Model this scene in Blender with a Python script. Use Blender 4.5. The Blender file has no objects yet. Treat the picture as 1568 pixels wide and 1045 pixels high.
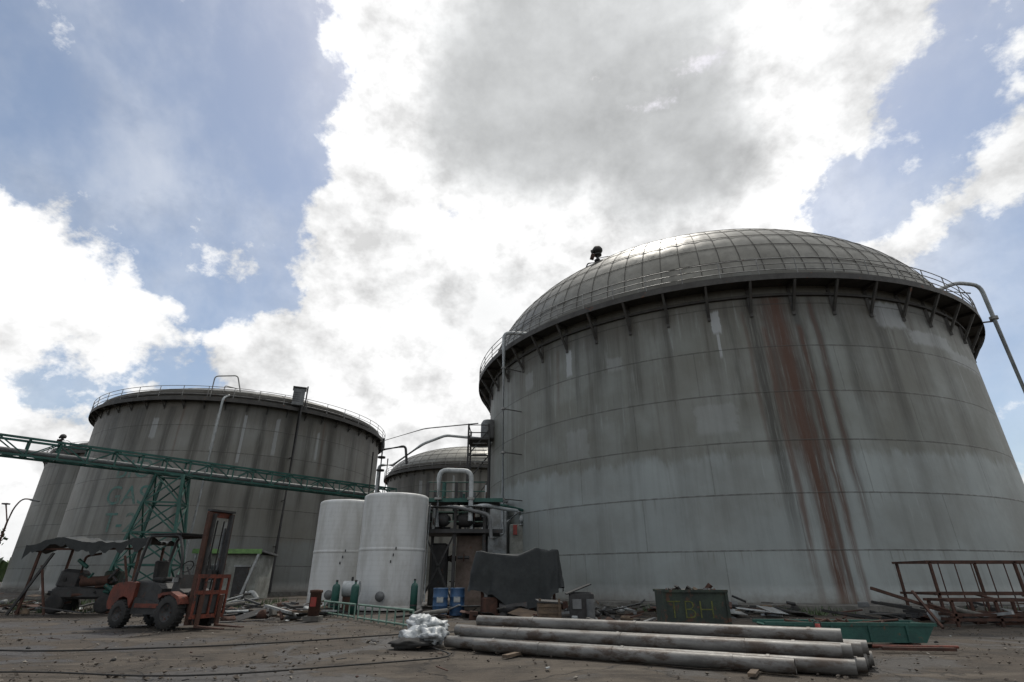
import bpy, math, random
from mathutils import Vector, Matrix, noise, Euler
random.seed(7)
R=math.radians
sc=bpy.context.scene
sc.view_settings.view_transform='Standard'
sc.view_settings.look='None'
sc.view_settings.exposure=0
H=1.4
# ------------------------------------------------------------------ node helper
class G:
    def __init__(s,nt):
        s.nt=nt; s.n=nt.nodes; s.l=nt.links
    def new(s,t,**k):
        nd=s.n.new(t)
        for a,b in k.items(): setattr(nd,a,b)
        return nd
    def put(s,sock,v):
        if v is None: return
        if isinstance(v,bpy.types.NodeSocket): s.l.new(v,sock)
        else:
            if sock.type=='RGBA' and isinstance(v,(tuple,list)) and len(v)==3: v=(*v,1)
            sock.default_value=v
    def m(s,op,a,b=None,c=None,clamp=False):
        nd=s.new('ShaderNodeMath',operation=op,use_clamp=clamp)
        s.put(nd.inputs[0],a)
        if b is not None: s.put(nd.inputs[1],b)
        if c is not None: s.put(nd.inputs[2],c)
        return nd.outputs[0]
    def vm(s,op,a,b=None,scale=None):
        nd=s.new('ShaderNodeVectorMath',operation=op)
        s.put(nd.inputs[0],a)
        if b is not None: s.put(nd.inputs[1],b)
        if scale is not None: s.put(nd.inputs['Scale'],scale)
        return nd.outputs['Value'] if op in('DOT_PRODUCT','LENGTH') else nd.outputs[0]
    def ss(s,x,a,b,lo=0.0,hi=1.0):
        nd=s.new('ShaderNodeMapRange',interpolation_type='SMOOTHSTEP')
        s.put(nd.inputs[0],x); s.put(nd.inputs[1],a); s.put(nd.inputs[2],b); s.put(nd.inputs[3],lo); s.put(nd.inputs[4],hi)
        return nd.outputs[0]
    def mix(s,f,a,b,mode='MIX'):
        nd=s.new('ShaderNodeMix',data_type='RGBA',blend_type=mode)
        s.put(nd.inputs[0],f); s.put(nd.inputs[6],a); s.put(nd.inputs[7],b)
        return nd.outputs[2]
    def noise(s,vec,scale,detail=4,rough=.55,dist=0.0,color=False):
        nd=s.new('ShaderNodeTexNoise')
        s.put(nd.inputs['Vector'],vec)
        nd.inputs['Scale'].default_value=scale; nd.inputs['Detail'].default_value=detail
        nd.inputs['Roughness'].default_value=rough; nd.inputs['Distortion'].default_value=dist
        return nd.outputs[1] if color else nd.outputs[0]
    def mapping(s,vec,sc=(1,1,1),loc=(0,0,0),rot=(0,0,0)):
        nd=s.new('ShaderNodeMapping')
        s.put(nd.inputs[0],vec); nd.inputs['Scale'].default_value=sc; nd.inputs['Location'].default_value=loc
        nd.inputs['Rotation'].default_value=rot
        return nd.outputs[0]
def newmat(name):
    m=bpy.data.materials.new(name); m.use_nodes=True
    g=G(m.node_tree); b=m.node_tree.nodes['Principled BSDF']
    tc=g.new('ShaderNodeTexCoord')
    return m,g,b,tc
def mat(name,c1,c2=None,scale=3,rough=.7,metal=0.0,bump=.15,rust=0.0,rustc=(.12,.045,.02),stretch=1.0,dirt=.35,bscale=20):
    m,g,b,tc=newmat(name)
    co=tc.outputs['Object']
    if c2 is None: c2=tuple(x*.6 for x in c1)
    st=g.mapping(co,(1,1,stretch))
    n1=g.noise(st,scale,4,.62)
    col=g.mix(g.ss(n1,.35,.68),c1,c2)
    n2=g.noise(co,scale*4.3,4,.7)
    col=g.mix(g.m('MULTIPLY',g.ss(n2,.45,.75),dirt),col,tuple(x*.35 for x in c1))
    if rust>0:
        n3=g.noise(g.mapping(st,(1,1,1),(7,3,1)),scale*1.7,6,.7)
        col=g.mix(g.ss(n3,.72-rust*.4,.8-rust*.4),col,rustc)
    g.put(b.inputs['Base Color'],col)
    g.put(b.inputs['Roughness'],g.m('ADD',rough-.1,g.m('MULTIPLY',n2,.25),clamp=True))
    b.inputs['Metallic'].default_value=metal
    if bump>0:
        bp=g.new('ShaderNodeBump'); bp.inputs['Strength'].default_value=bump; bp.inputs['Distance'].default_value=.03
        g.put(bp.inputs['Height'],g.noise(co,bscale,3,.6)); g.put(b.inputs['Normal'],bp.outputs[0])
    return m
# ------------------------------------------------------------------ mesh builder
class MB:
    def __init__(s): s.v=[];s.f=[];s.mi=[];s.sm=[];s.mats=[]
    def mid(s,m):
        if m not in s.mats: s.mats.append(m)
        return s.mats.index(m)
    def add(s,vs,fs,m,smooth=False):
        o=len(s.v); s.v+= [tuple(v) for v in vs]; k=s.mid(m)
        for f in fs: s.f.append([o+i for i in f]); s.mi.append(k); s.sm.append(smooth)
    def box(s,c,size,m,rot=(0,0,0),bev=0.0,taper=1.0):
        x,y,z=[a/2 for a in size]; M=Euler(rot).to_matrix(); c=Vector(c)
        if bev<=0:
            vs=[]
            for sz in(-1,1):
                t=taper if sz>0 else 1
                for sx,sy in((-1,-1),(1,-1),(1,1),(-1,1)): vs.append(c+M@Vector((sx*x*t,sy*y*t,sz*z)))
            s.add(vs,[(3,2,1,0),(4,5,6,7),(0,1,5,4),(1,2,6,5),(2,3,7,6),(3,0,4,7)],m)
        else:
            bev=min(bev,x*.9,y*.9,z*.9)
            rings=[(z*-1,bev),(-z+bev,0),(z-bev,0),(z,bev)]
            vs=[]
            for zz,i in rings:
                t=taper if zz>0 else 1
                X=(x-i)*t;Y=(y-i)*t;b2=bev if i==0 else bev*.5
                for p in((-X+b2,-Y),(X-b2,-Y),(X,-Y+b2),(X,Y-b2),(X-b2,Y),(-X+b2,Y),(-X,Y-b2),(-X,-Y+b2)):
                    vs.append(c+M@Vector((p[0],p[1],zz)))
            fs=[tuple(range(7,-1,-1)),tuple(range(24,32))]
            for r in range(3):
                for i in range(8): fs.append((r*8+i,r*8+(i+1)%8,r*8+8+(i+1)%8,r*8+8+i))
            s.add(vs,fs,m)
    def frame(s,d):
        d=d.normalized(); a=Vector((0,0,1)) if abs(d.z)<.95 else Vector((1,0,0))
        u=d.cross(a).normalized(); w=u.cross(d).normalized(); return u,w
    def tube(s,p0,p1,r,m,r1=None,n=12,caps=True,smooth=True,hollow=False):
        p0=Vector(p0);p1=Vector(p1); r1=r if r1 is None else r1
        u,w=s.frame(p1-p0); vs=[]
        for p,rr in((p0,r),(p1,r1)):
            for i in range(n):
                a=2*math.pi*i/n; vs.append(p+u*(rr*math.cos(a))+w*(rr*math.sin(a)))
        s.add(vs,[(i,(i+1)%n,n+(i+1)%n,n+i) for i in range(n)],m,smooth)
        if caps and not hollow:
            s.add(vs,[tuple(range(n-1,-1,-1)),tuple(range(n,2*n))],m)
        if hollow:
            vi=[]
            for p,rr,dd in((p0,r*.9,0),(p1,r1*.9,0)):
                for i in range(n):
                    a=2*math.pi*i/n; vi.append(p+u*(rr*math.cos(a))+w*(rr*math.sin(a)))
            s.add(vi,[(i,n+i,n+(i+1)%n,(i+1)%n) for i in range(n)],m,smooth)
            s.add(vs[:n]+vi[:n],[(i,n+i,n+(i+1)%n,(i+1)%n) for i in range(n)],m)
            s.add(vs[n:]+vi[n:],[(i,(i+1)%n,n+(i+1)%n,n+i) for i in range(n)],m)
    def beam(s,p0,p1,w,h,m):
        p0=Vector(p0);p1=Vector(p1); u,q=s.frame(p1-p0); vs=[]
        for p in(p0,p1):
            for a,b in((-1,-1),(1,-1),(1,1),(-1,1)): vs.append(p+u*(a*w/2)+q*(b*h/2))
        s.add(vs,[(3,2,1,0),(4,5,6,7),(0,1,5,4),(1,2,6,5),(2,3,7,6),(3,0,4,7)],m)
    def path(s,pts,r,m,bend=None,n=10,closed=False):
        pts=[Vector(p) for p in pts]
        if bend is None: bend=r*3
        if closed: out=pts
        else:
            out=[pts[0]]
            for i in range(1,len(pts)-1):
                a,b,c=pts[i-1],pts[i],pts[i+1]
                d0=(a-b);d1=(c-b); k=min(bend,d0.length*.45,d1.length*.45)
                q0=b+d0.normalized()*k;q1=b+d1.normalized()*k
                if bend<=0: out.append(b); continue
                for t in(0,.25,.5,.75,1): out.append(q0*(1-t)**2+b*2*t*(1-t)+q1*t*t)
            out.append(pts[-1])
        N=len(out); vs=[]; pu=None
        for i,p in enumerate(out):
            if closed: d=out[(i+1)%N]-out[i-1]
            else: d=(out[min(i+1,N-1)]-out[max(i-1,0)])
            if d.length<1e-6: d=Vector((0,0,1))
            d.normalize()
            if pu is None: u,w=s.frame(d)
            else:
                u=(pu-d*pu.dot(d)).normalized(); w=d.cross(u)
            pu=u
            for k in range(n):
                a=2*math.pi*k/n; vs.append(p+u*(r*math.cos(a))+w*(r*math.sin(a)))
        fs=[]
        for i in range(N if closed else N-1):
            j=(i+1)%N
            for k in range(n): fs.append((i*n+k,i*n+(k+1)%n,j*n+(k+1)%n,j*n+k))
        s.add(vs,fs,m,True)
        if not closed: s.add(vs,[tuple(range(n-1,-1,-1)),tuple(range((N-1)*n,N*n))],m)
    def revolve(s,prof,c,m,n=48,smooth=True,axis='z',rot=None):
        c=Vector(c); vs=[];M=rot.to_matrix() if rot else Matrix.Identity(3)
        for r,z in prof:
            for i in range(n):
                a=2*math.pi*i/n; vs.append(c+M@Vector((r*math.cos(a),r*math.sin(a),z)))
        fs=[]
        for j in range(len(prof)-1):
            for i in range(n): fs.append((j*n+i,j*n+(i+1)%n,(j+1)*n+(i+1)%n,(j+1)*n+i))
        s.add(vs,fs,m,smooth)
    def prism(s,poly,y0,y1,m,M=None):
        n=len(poly); M=M or Matrix.Identity(4)
        vs=[M@Vector((x,y0,z)) for x,z in poly]+[M@Vector((x,y1,z)) for x,z in poly]
        s.add(vs,[tuple(range(n)),tuple(range(2*n-1,n-1,-1))]+[(i,n+i,n+(i+1)%n,(i+1)%n) for i in range(n)],m)
    def blob(s,c,size,m,seed=0,amp=.25,fr=2.0,n=16,rot=0.0,flat=True):
        vs=[];fs=[];c=Vector(c)
        for j in range(n//2+1):
            ph=math.pi*j/(n//2)
            for i in range(n):
                a=2*math.pi*i/n; d=Vector((math.sin(ph)*math.cos(a),math.sin(ph)*math.sin(a),math.cos(ph)))
                k=1+amp*noise.fractal(d*fr+Vector((seed*3.1,seed,0)),1.0,2.0,3)
                p=Vector((d.x*size[0],d.y*size[1],d.z*size[2]))*k; p.rotate(Euler((0,0,rot)))
                p+=c
                if flat and p.z<.01: p.z=.01
                vs.append(p)
        for j in range(n//2):
            for i in range(n): fs.append((j*n+i,(j+1)*n+i,(j+1)*n+(i+1)%n,j*n+(i+1)%n))
        s.add(vs,fs,m,True)
    def build(s,name,loc=(0,0,0),rotz=0.0):
        me=bpy.data.meshes.new(name); me.from_pydata(s.v,[],s.f); me.update()
        for m in s.mats: me.materials.append(m)
        me.polygons.foreach_set('material_index',s.mi); me.polygons.foreach_set('use_smooth',s.sm)
        me.update()
        o=bpy.data.objects.new(name,me); sc.collection.objects.link(o)
        o.location=loc; o.rotation_euler=(0,0,rotz); return o
def empty(name,loc=(0,0,0),rotz=0):
    e=bpy.data.objects.new(name,None); sc.collection.objects.link(e); e.location=loc; e.rotation_euler=(0,0,rotz); return e
# ------------------------------------------------------------------ world
W=bpy.data.worlds.new("World"); sc.world=W; W.use_nodes=True
g=G(W.node_tree); bg=W.node_tree.nodes['Background']
SUN_EL,SUN_AZ=R(61),R(13)
sky=g.new('ShaderNodeTexSky',sky_type='NISHITA'); sky.sun_disc=False; sky.sun_elevation=SUN_EL; sky.sun_rotation=SUN_AZ
sky.air_density=1.0; sky.dust_density=1.5; sky.ozone_density=1.2
tc=g.new('ShaderNodeTexCoord'); d0=tc.outputs['Generated']
def warp(vec,sc_,amt,det=4):
    c=g.noise(vec,sc_,det,.62,color=True)
    return g.vm('ADD',vec,g.vm('SCALE',g.vm('SUBTRACT',c,(.5,.5,.5)),scale=amt))
dw=g.vm('NORMALIZE',warp(d0,4.0,.22,6))
def blobs(lst):
    out=None
    for vec,ri,ro,k in lst:
        c=Vector(vec).normalized()
        dt=g.vm('DOT_PRODUCT',dw,tuple(c))
        v=g.ss(dt,math.cos(R(ro)),math.cos(R(ri)),0.0,k)
        out=v if out is None else g.m('MAXIMUM',out,v)
    return out
hole=blobs([((-724,567,687),3,20,1),((-534,596,624),3,18,1),((-404,546,733),1,10,.8),((-410,620,575),1,11,.95),((-484,691,430),1,10,1),((-640,640,560),2,12,1),
 ((-500,728,330),.5,7.5,.88),((656,583,651),.5,6.5,.78),((516,641,524),.5,6,.76),((600,610,590),.5,5,.7),((766,538,751),1,8,.72),((726,691,414),.5,9,.88),((790,761,259),1,10,.9),((-660,744,290),.5,6,.78),
 ((-900,-300,500),15,45,.8),((600,-800,500),10,40,.75)])
cl=blobs([((-690,690,415),1,9,.92),((-600,728,345),1,7.5,.88),((-445,674,455),.2,4.2,.62),((-800,625,490),.3,4,.66),((-370,732,310),1,8,.95),((-760,710,340),1,9,1),((770,640,560),1,6,.8)])
cov=g.m('MAXIMUM',g.m('SUBTRACT',1.35,g.m('MULTIPLY',hole,1.45)),g.m('MULTIPLY',cl,1.2))
dv=g.mapping(d0,(1,1,1.3))
fb=g.noise(dv,6.0,10,.64)
fs_=g.noise(g.vm('ADD',dv,(.006,.025,.045)),6.0,5,.6)
cov2=g.m('ADD',cov,g.m('MULTIPLY',g.m('SUBTRACT',fb,.5),3.6))
dens=g.ss(cov2,.34,.86)
thin=g.m('MULTIPLY',g.ss(g.noise(g.mapping(d0,(1.5,1,1),(2,2,0),(0,0,.6)),2.4,6,.6),.36,.76),.45)
dens=g.m('MAXIMUM',dens,thin)
dark=blobs([((40,563,697),3,17,1),((-20,600,640),2,10,.8),((230,596,624),3,14,1),((200,520,740),3,13,.9),((90,650,530),1,8,.4)])
fb2=g.noise(g.mapping(d0,(1,1,1.3),(3,1,2)),2.6,7,.56)
dk=g.ss(g.m('ADD',dark,g.m('MULTIPLY',g.m('SUBTRACT',fb2,.5),1.1)),.1,1.05)
low=g.m('MULTIPLY',g.ss(fb2,.44,.66),.26)
dk=g.m('MAXIMUM',dk,low)
relief_=g.m('MULTIPLY',g.m('SUBTRACT',fs_,fb),g.m('SUBTRACT',2.1,g.m('MULTIPLY',dk,1.5)))
br=g.m('SUBTRACT',1.0,g.m('MULTIPLY',dk,.52))
br=g.m('SUBTRACT',br,g.m('MAXIMUM',g.m('MINIMUM',relief_,.3),-.12))
br=g.m('SUBTRACT',br,g.m('MULTIPLY',g.ss(cov2,1.0,2.0),.05))
sd=Vector((math.sin(SUN_AZ)*math.cos(SUN_EL),math.cos(SUN_AZ)*math.cos(SUN_EL),math.sin(SUN_EL)))
glow=g.m('POWER',g.m('MAXIMUM',g.vm('DOT_PRODUCT',d0,tuple(sd)),0.0),7)
br=g.m('ADD',br,g.m('MULTIPLY',glow,.2))
ccol=g.mix(dk,(1.0,1.0,1.0),(.965,.985,.995))
cc=g.vm('SCALE',ccol,scale=g.m('MULTIPLY',br,9.6))
skyc=g.vm('ADD',g.vm('SCALE',sky.outputs[0],scale=1.05),(0.6,0.7,0.7))
fin=g.mix(dens,skyc,cc)
g.put(bg.inputs[0],fin); bg.inputs[1].default_value=.1
W.cycles.sampling_method='MANUAL'; W.cycles.sample_map_resolution=512
# sun
L=bpy.data.lights.new('sun','SUN'); L.energy=2.3; L.angle=R(1.2); L.color=(1,.95,.87)
lo=bpy.data.objects.new('sun',L); sc.collection.objects.link(lo); lo.rotation_euler=sd.to_track_quat('Z','Y').to_euler()
# camera
cam=bpy.data.cameras.new('camera'); cam.lens=18.37; cam.sensor_width=36; cam.clip_end=3000; cam.clip_start=.1
co=bpy.data.objects.new('camera',cam); sc.collection.objects.link(co); co.location=(0,0,H); co.rotation_euler=(R(90+24.4),0,0); sc.camera=co
# ------------------------------------------------------------------ materials
M_green=mat('green_paint',(.015,.085,.065),(.01,.055,.045),2,.55,rust=.25)
M_dkgreen=mat('dark_green_paint',(.03,.045,.03),(.016,.024,.02),2,.7,rust=.45,rustc=(.07,.035,.02))
M_pale=mat('pale_green_paint',(.16,.25,.2),(.1,.16,.13),2,.5,rust=.3)
M_white=mat('white_pipe_paint',(.42,.44,.44),(.28,.3,.3),2,.5,rust=.15)
M_grey=mat('grey_steel',(.17,.175,.175),(.1,.105,.105),2,.6,metal=.2,rust=.25)
M_dark=mat('dark_steel',(.036,.036,.036),(.02,.019,.018),3,.65,rust=.3,rustc=(.07,.03,.018))
M_rust=mat('rusty_steel',(.075,.034,.022),(.038,.019,.013),4,.85,rust=.2)
M_black=mat('black_rubber',(.018,.018,.018),(.03,.028,.025),5,.85)
M_orange=mat('orange_paint',(.15,.032,.015),(.08,.022,.013),3,.65,rust=.42,rustc=(.035,.018,.013),dirt=.6)
M_red=mat('red_paint',(.3,.035,.028),(.17,.03,.02),3,.5,rust=.3)
M_blue=mat('blue_plastic',(.03,.085,.18),(.02,.055,.12),2,.55,dirt=.6)
M_conc=mat('concrete',(.15,.145,.13),(.085,.08,.07),1.2,.9,bump=.4,dirt=.6)
M_wood=mat('weathered_wood',(.14,.1,.065),(.075,.055,.04),3,.85,stretch=3)
M_tarp=mat('black_tarpaulin',(.022,.026,.026),(.014,.017,.018),1.5,.7,bump=.35,bscale=5,dirt=.2)
M_sheet=mat('pale_sheet',(.32,.34,.34),(.19,.19,.18),2,.6,dirt=.5)
M_wall=mat('plaster_wall',(.3,.31,.28),(.17,.17,.15),1,.85,dirt=.5)
M_glass=mat('dark_glass',(.02,.03,.035),(.02,.025,.03),2,.15,bump=0)
M_lime=mat('lime_fascia',(.14,.27,.08),(.09,.17,.06),2,.6)
M_bag=mat('plastic_wrap',(.45,.47,.48),(.26,.28,.28),4,.4,bump=.6,bscale=9,dirt=.45)
M_yel=mat('yellow_marking',(.12,.13,.03),(.06,.065,.02),9,.8,dirt=.9)
# ------------------------------------------------------------------ ground
m,g,b,tc=newmat('dirt_ground'); co_=tc.outputs['Object']
n1=g.noise(co_,.12,6,.6,.4); n2=g.noise(co_,.9,8,.68,.5); n3=g.noise(co_,9,6,.75); n4=g.noise(g.mapping(co_,(.22,1.2,1),(5,2,0),(0,0,R(-28))),1.3,6,.65)
n5=g.noise(g.mapping(co_,(1,1,1),(9,1,0)),.3,5,.65,.8)
col=g.mix(g.ss(n1,.35,.65),(.048,.036,.025),(.07,.056,.041))
col=g.mix(g.ss(n2,.45,.62),col,(.029,.022,.015))
col=g.mix(g.m('MULTIPLY',g.ss(n4,.52,.7),.6),col,(.125,.104,.08))
col=g.mix(g.m('MULTIPLY',g.ss(n5,.49,.56),.85),col,(.017,.0135,.011))
col=g.mix(g.m('MULTIPLY',g.ss(n3,.5,.8),.5),col,(.014,.0115,.009))
sp=g.new('ShaderNodeTexVoronoi'); g.put(sp.inputs['Vector'],co_); sp.inputs['Scale'].default_value=9
col=g.mix(g.m('MULTIPLY',g.ss(sp.outputs['Distance'],.2,.1),.4),col,(.13,.112,.09))
ck=g.new('ShaderNodeTexVoronoi',feature='DISTANCE_TO_EDGE'); g.put(ck.inputs['Vector'],g.vm('ADD',co_,g.vm('SCALE',g.noise(co_,1.5,5,color=True),scale=.9))); ck.inputs['Scale'].default_value=.32
crack=g.ss(ck.outputs['Distance'],.0,.012,1,0)
col=g.mix(g.m('MULTIPLY',crack,.7),col,(.012,.01,.008))
g.put(b.inputs['Base Color'],col)
wet=g.ss(n5,.5,.58)
g.put(b.inputs['Roughness'],g.m('SUBTRACT',.93,g.m('MULTIPLY',wet,.4)))
bp=g.new('ShaderNodeBump'); bp.inputs['Strength'].default_value=.9; bp.inputs['Distance'].default_value=.06
g.put(bp.inputs['Height'],g.m('SUBTRACT',g.m('ADD',g.m('MULTIPLY',n3,.5),n2),g.m('MULTIPLY',crack,.5))); g.put(b.inputs['Normal'],bp.outputs[0])
M_ground=m
mb=MB(); S=900; 
vs=[];fs=[]
xs=[-S,-200,-80]+[-60+i*1.0 for i in range(121)]+[80,200,S]; ys=[-S,-150,-20]+[-4+i*.8 for i in range(76)]+[80,200,S]
for y in ys:
    for x in xs:
        z=0
        if -60<=x<=60 and -4<=y<=56: z=.05*noise.fractal(Vector((x*.25,y*.25,0)),1,2,3)-.03
        vs.append((x,y,min(z,.02)))
nx=len(xs)
for j in range(len(ys)-1):
    for i in range(nx-1): fs.append((j*nx+i,j*nx+i+1,(j+1)*nx+i+1,(j+1)*nx+i))
mb.add(vs,fs,M_ground,True); mb.build('ground')
# gravel / stones
mb=MB(); M_st=mat('stones',(.1,.083,.065),(.048,.038,.031),2,.9); M_st2=mat('pale_rubble',(.22,.2,.17),(.14,.12,.1),2,.9)
oct_=[(1,0,0),(-1,0,0),(0,1,0),(0,-1,0),(0,0,1),(0,0,-1)]; of=[(0,2,4),(2,1,4),(1,3,4),(3,0,4),(2,0,5),(1,2,5),(3,1,5),(0,3,5)]
for i in range(7500):
    y=6.5+random.random()**1.4*26; x=random.uniform(-1.05,1.05)*y
    dn=noise.noise(Vector((x*.35,y*.35,3)))
    if dn<-.05 and random.random()<.75: continue
    r=random.choice([.01,.012,.015,.02,.02,.03,.04]) * (1.6 if random.random()<.05 else 1)
    c=Vector((x,y,r*.2)); a=random.random()*6
    vs=[]
    for p in oct_:
        q=Vector(p)*r; q.x*=random.uniform(.7,1.4); q.z*=.6; q.rotate(Euler((random.random()*.5,random.random()*.5,a))); vs.append(c+q)
    mb.add(vs,of,M_st2 if random.random()<.15 else M_st)
mb.build('gravel')
# ------------------------------------------------------------------ tanks
def tank_mat(name,streaks,rusts,patches,course,hi,lo,zb,Rr,Htop,topdark=.5,gen=.5,brown=.3):
    m,g,b,tc=newmat(name); P=tc.outputs['Object']
    sx=g.new('ShaderNodeSeparateXYZ'); g.put(sx.inputs[0],P); x,y,z=sx.outputs
    ang=g.m('MULTIPLY',g.m('ARCTAN2',y,x),180/math.pi)
    st=g.mapping(P,(1,1,.035)); st2=g.mapping(P,(1,1,.07),(4,4,1))
    nA=g.noise(st,.9,6,.65); nB=g.noise(st2,2.6,6,.7); nC=g.noise(P,.35,4,.5); nF=g.noise(P,3,7,.65)
    jag=g.noise(g.mapping(P,(1,1,.25)),1.3,6,.7)
    zz=g.m('ADD',z,g.m('MULTIPLY',g.m('SUBTRACT',jag,.5),2.2))
    low=g.ss(zz,zb+.25,zb-.25)
    col=g.mix(low,hi,lo)
    col=g.mix(g.m('MULTIPLY',g.ss(nC,.35,.7),.35),col,tuple(c*1.35 for c in lo))
    col=g.mix(g.m('MULTIPLY',g.m('MULTIPLY',g.ss(g.noise(P,.22,5,.6),.4,.62),brown),1),col,(.12,.11,.085))
    # plate tone
    cidx=g.m('FLOOR',g.m('DIVIDE',z,course))
    arc=g.m('DIVIDE',g.m('ADD',g.m('MULTIPLY',g.m('ARCTAN2',y,x),Rr),g.m('MULTIPLY',cidx,3.7)),7.4)
    wn=g.new('ShaderNodeTexWhiteNoise',noise_dimensions='2D'); cb=g.new('ShaderNodeCombineXYZ'); g.put(cb.inputs[0],g.m('FLOOR',arc)); g.put(cb.inputs[1],cidx)
    g.put(wn.inputs['Vector'],cb.outputs[0])
    col=g.vm('SCALE',col,scale=g.m('ADD',.93,g.m('MULTIPLY',wn.outputs[0],.14)))
    # generic run-off streaks
    top=g.ss(z,Htop*.2,Htop*1.0,.3,1.0)
    f=g.m('MULTIPLY',g.ss(nA,.47,.68),g.m('MULTIPLY',top,topdark))
    col=g.mix(f,col,(.055,.05,.04))
    f=g.m('MULTIPLY',g.ss(nB,.52,.74),g.m('MULTIPLY',top,gen))
    col=g.mix(f,col,(.065,.055,.042))
    col=g.mix(g.m('MULTIPLY',g.ss(nB,.42,.25),.45),col,tuple(c*1.5 for c in lo))
    # grimy top course
    col=g.mix(g.m('MULTIPLY',g.ss(g.m('ADD',z,g.m('MULTIPLY',nB,3.0)),Htop-1.6,Htop+.3),.6),col,(.075,.065,.05))
    # patches
    for ga,w,z0,z1,k in patches:
        wob=g.m('MULTIPLY',g.m('SUBTRACT',nF,.5),w*.8)
        a=g.ss(g.m('ABSOLUTE',g.m('SUBTRACT',g.m('ADD',ang,wob),ga)),w*1.05,w*.8)
        zw=g.m('ADD',z,g.m('MULTIPLY',g.m('SUBTRACT',nB,.5),.7))
        zc=g.m('MULTIPLY',g.ss(zw,z0,z0+.3),g.ss(zw,z1+.1,z1-.1))
        col=g.mix(g.m('MULTIPLY',g.m('MULTIPLY',a,zc),k),col,(.38,.4,.405))
    wobz=g.m('MULTIPLY',g.m('SUBTRACT',g.noise(g.mapping(P,(.4,.4,1)),.35,3,.5),.5),1.3)
    fr=g.noise(g.mapping(P,(1,1,.05),(9,2,0)),7,6,.7)
    for lst,cc in((streaks,(.035,.032,.025)),(rusts,(.075,.03,.014))):
        for ga,w,z0,z1,k in lst:
            dd=g.m('ABSOLUTE',g.m('SUBTRACT',g.m('ADD',ang,wobz),ga))
            a=g.m('MULTIPLY',g.ss(dd,w,w*.1),g.ss(fr,.25,.55))
            zc=g.m('MULTIPLY',g.ss(z,z0,z0+(z1-z0)*.5),g.ss(z,z1+.4,z1))
            col=g.mix(g.m('MULTIPLY',g.m('MULTIPLY',a,zc),k),col,cc)
    # seams
    fz=g.m('FRACT',g.m('DIVIDE',z,course)); dz=g.m('MULTIPLY',g.m('MINIMUM',fz,g.m('SUBTRACT',1,fz)),course)
    fa=g.m('FRACT',arc); da=g.m('MULTIPLY',g.m('MINIMUM',fa,g.m('SUBTRACT',1,fa)),7.4)
    sm=g.m('MAXIMUM',g.m('MULTIPLY',g.ss(dz,.05,.02),.7),g.m('MULTIPLY',g.ss(da,.035,.01),.4))
    col=g.mix(g.m('MULTIPLY',sm,g.ss(nF,.3,.6,.4,1)),col,(.045,.042,.035))
    drip=g.m('MULTIPLY',g.ss(g.m('SUBTRACT',1,fz),0.0,.4,1,0),g.ss(fr,.54,.7))
    col=g.mix(g.m('MULTIPLY',drip,.4),col,(.075,.055,.04))
    col=g.mix(g.m('MULTIPLY',g.ss(g.m('ADD',z,nF),1.7,.5),.7),col,(.055,.04,.026))
    g.put(b.inputs['Base Color'],col)
    g.put(b.inputs['Roughness'],g.m('ADD',.45,g.m('MULTIPLY',nF,.3)))
    bp=g.new('ShaderNodeBump'); bp.inputs['Strength'].default_value=.5; bp.inputs['Distance'].default_value=.05
    g.put(bp.inputs['Height'],g.m('ADD',g.m('MULTIPLY',nC,3.0),g.m('ADD',g.m('MULTIPLY',nF,.15),g.m('MULTIPLY',sm,.5)))); g.put(b.inputs['Normal'],bp.outputs[0])
    return m
M_domeP=mat('dome_panel',(.2,.195,.17),(.14,.135,.115),.5,.45,metal=.2,bump=.2,bscale=3,dirt=.4,rust=.12)
M_rib=mat('dome_rib',(.085,.08,.068),(.05,.045,.04),2,.6,metal=.2)
M_ring=mat('walkway_steel',(.055,.052,.046),(.033,.03,.026),1.5,.65,rust=.25)
M_rail=mat('handrail_grey',(.26,.26,.245),(.14,.135,.13),2,.5,rust=.2)
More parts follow.
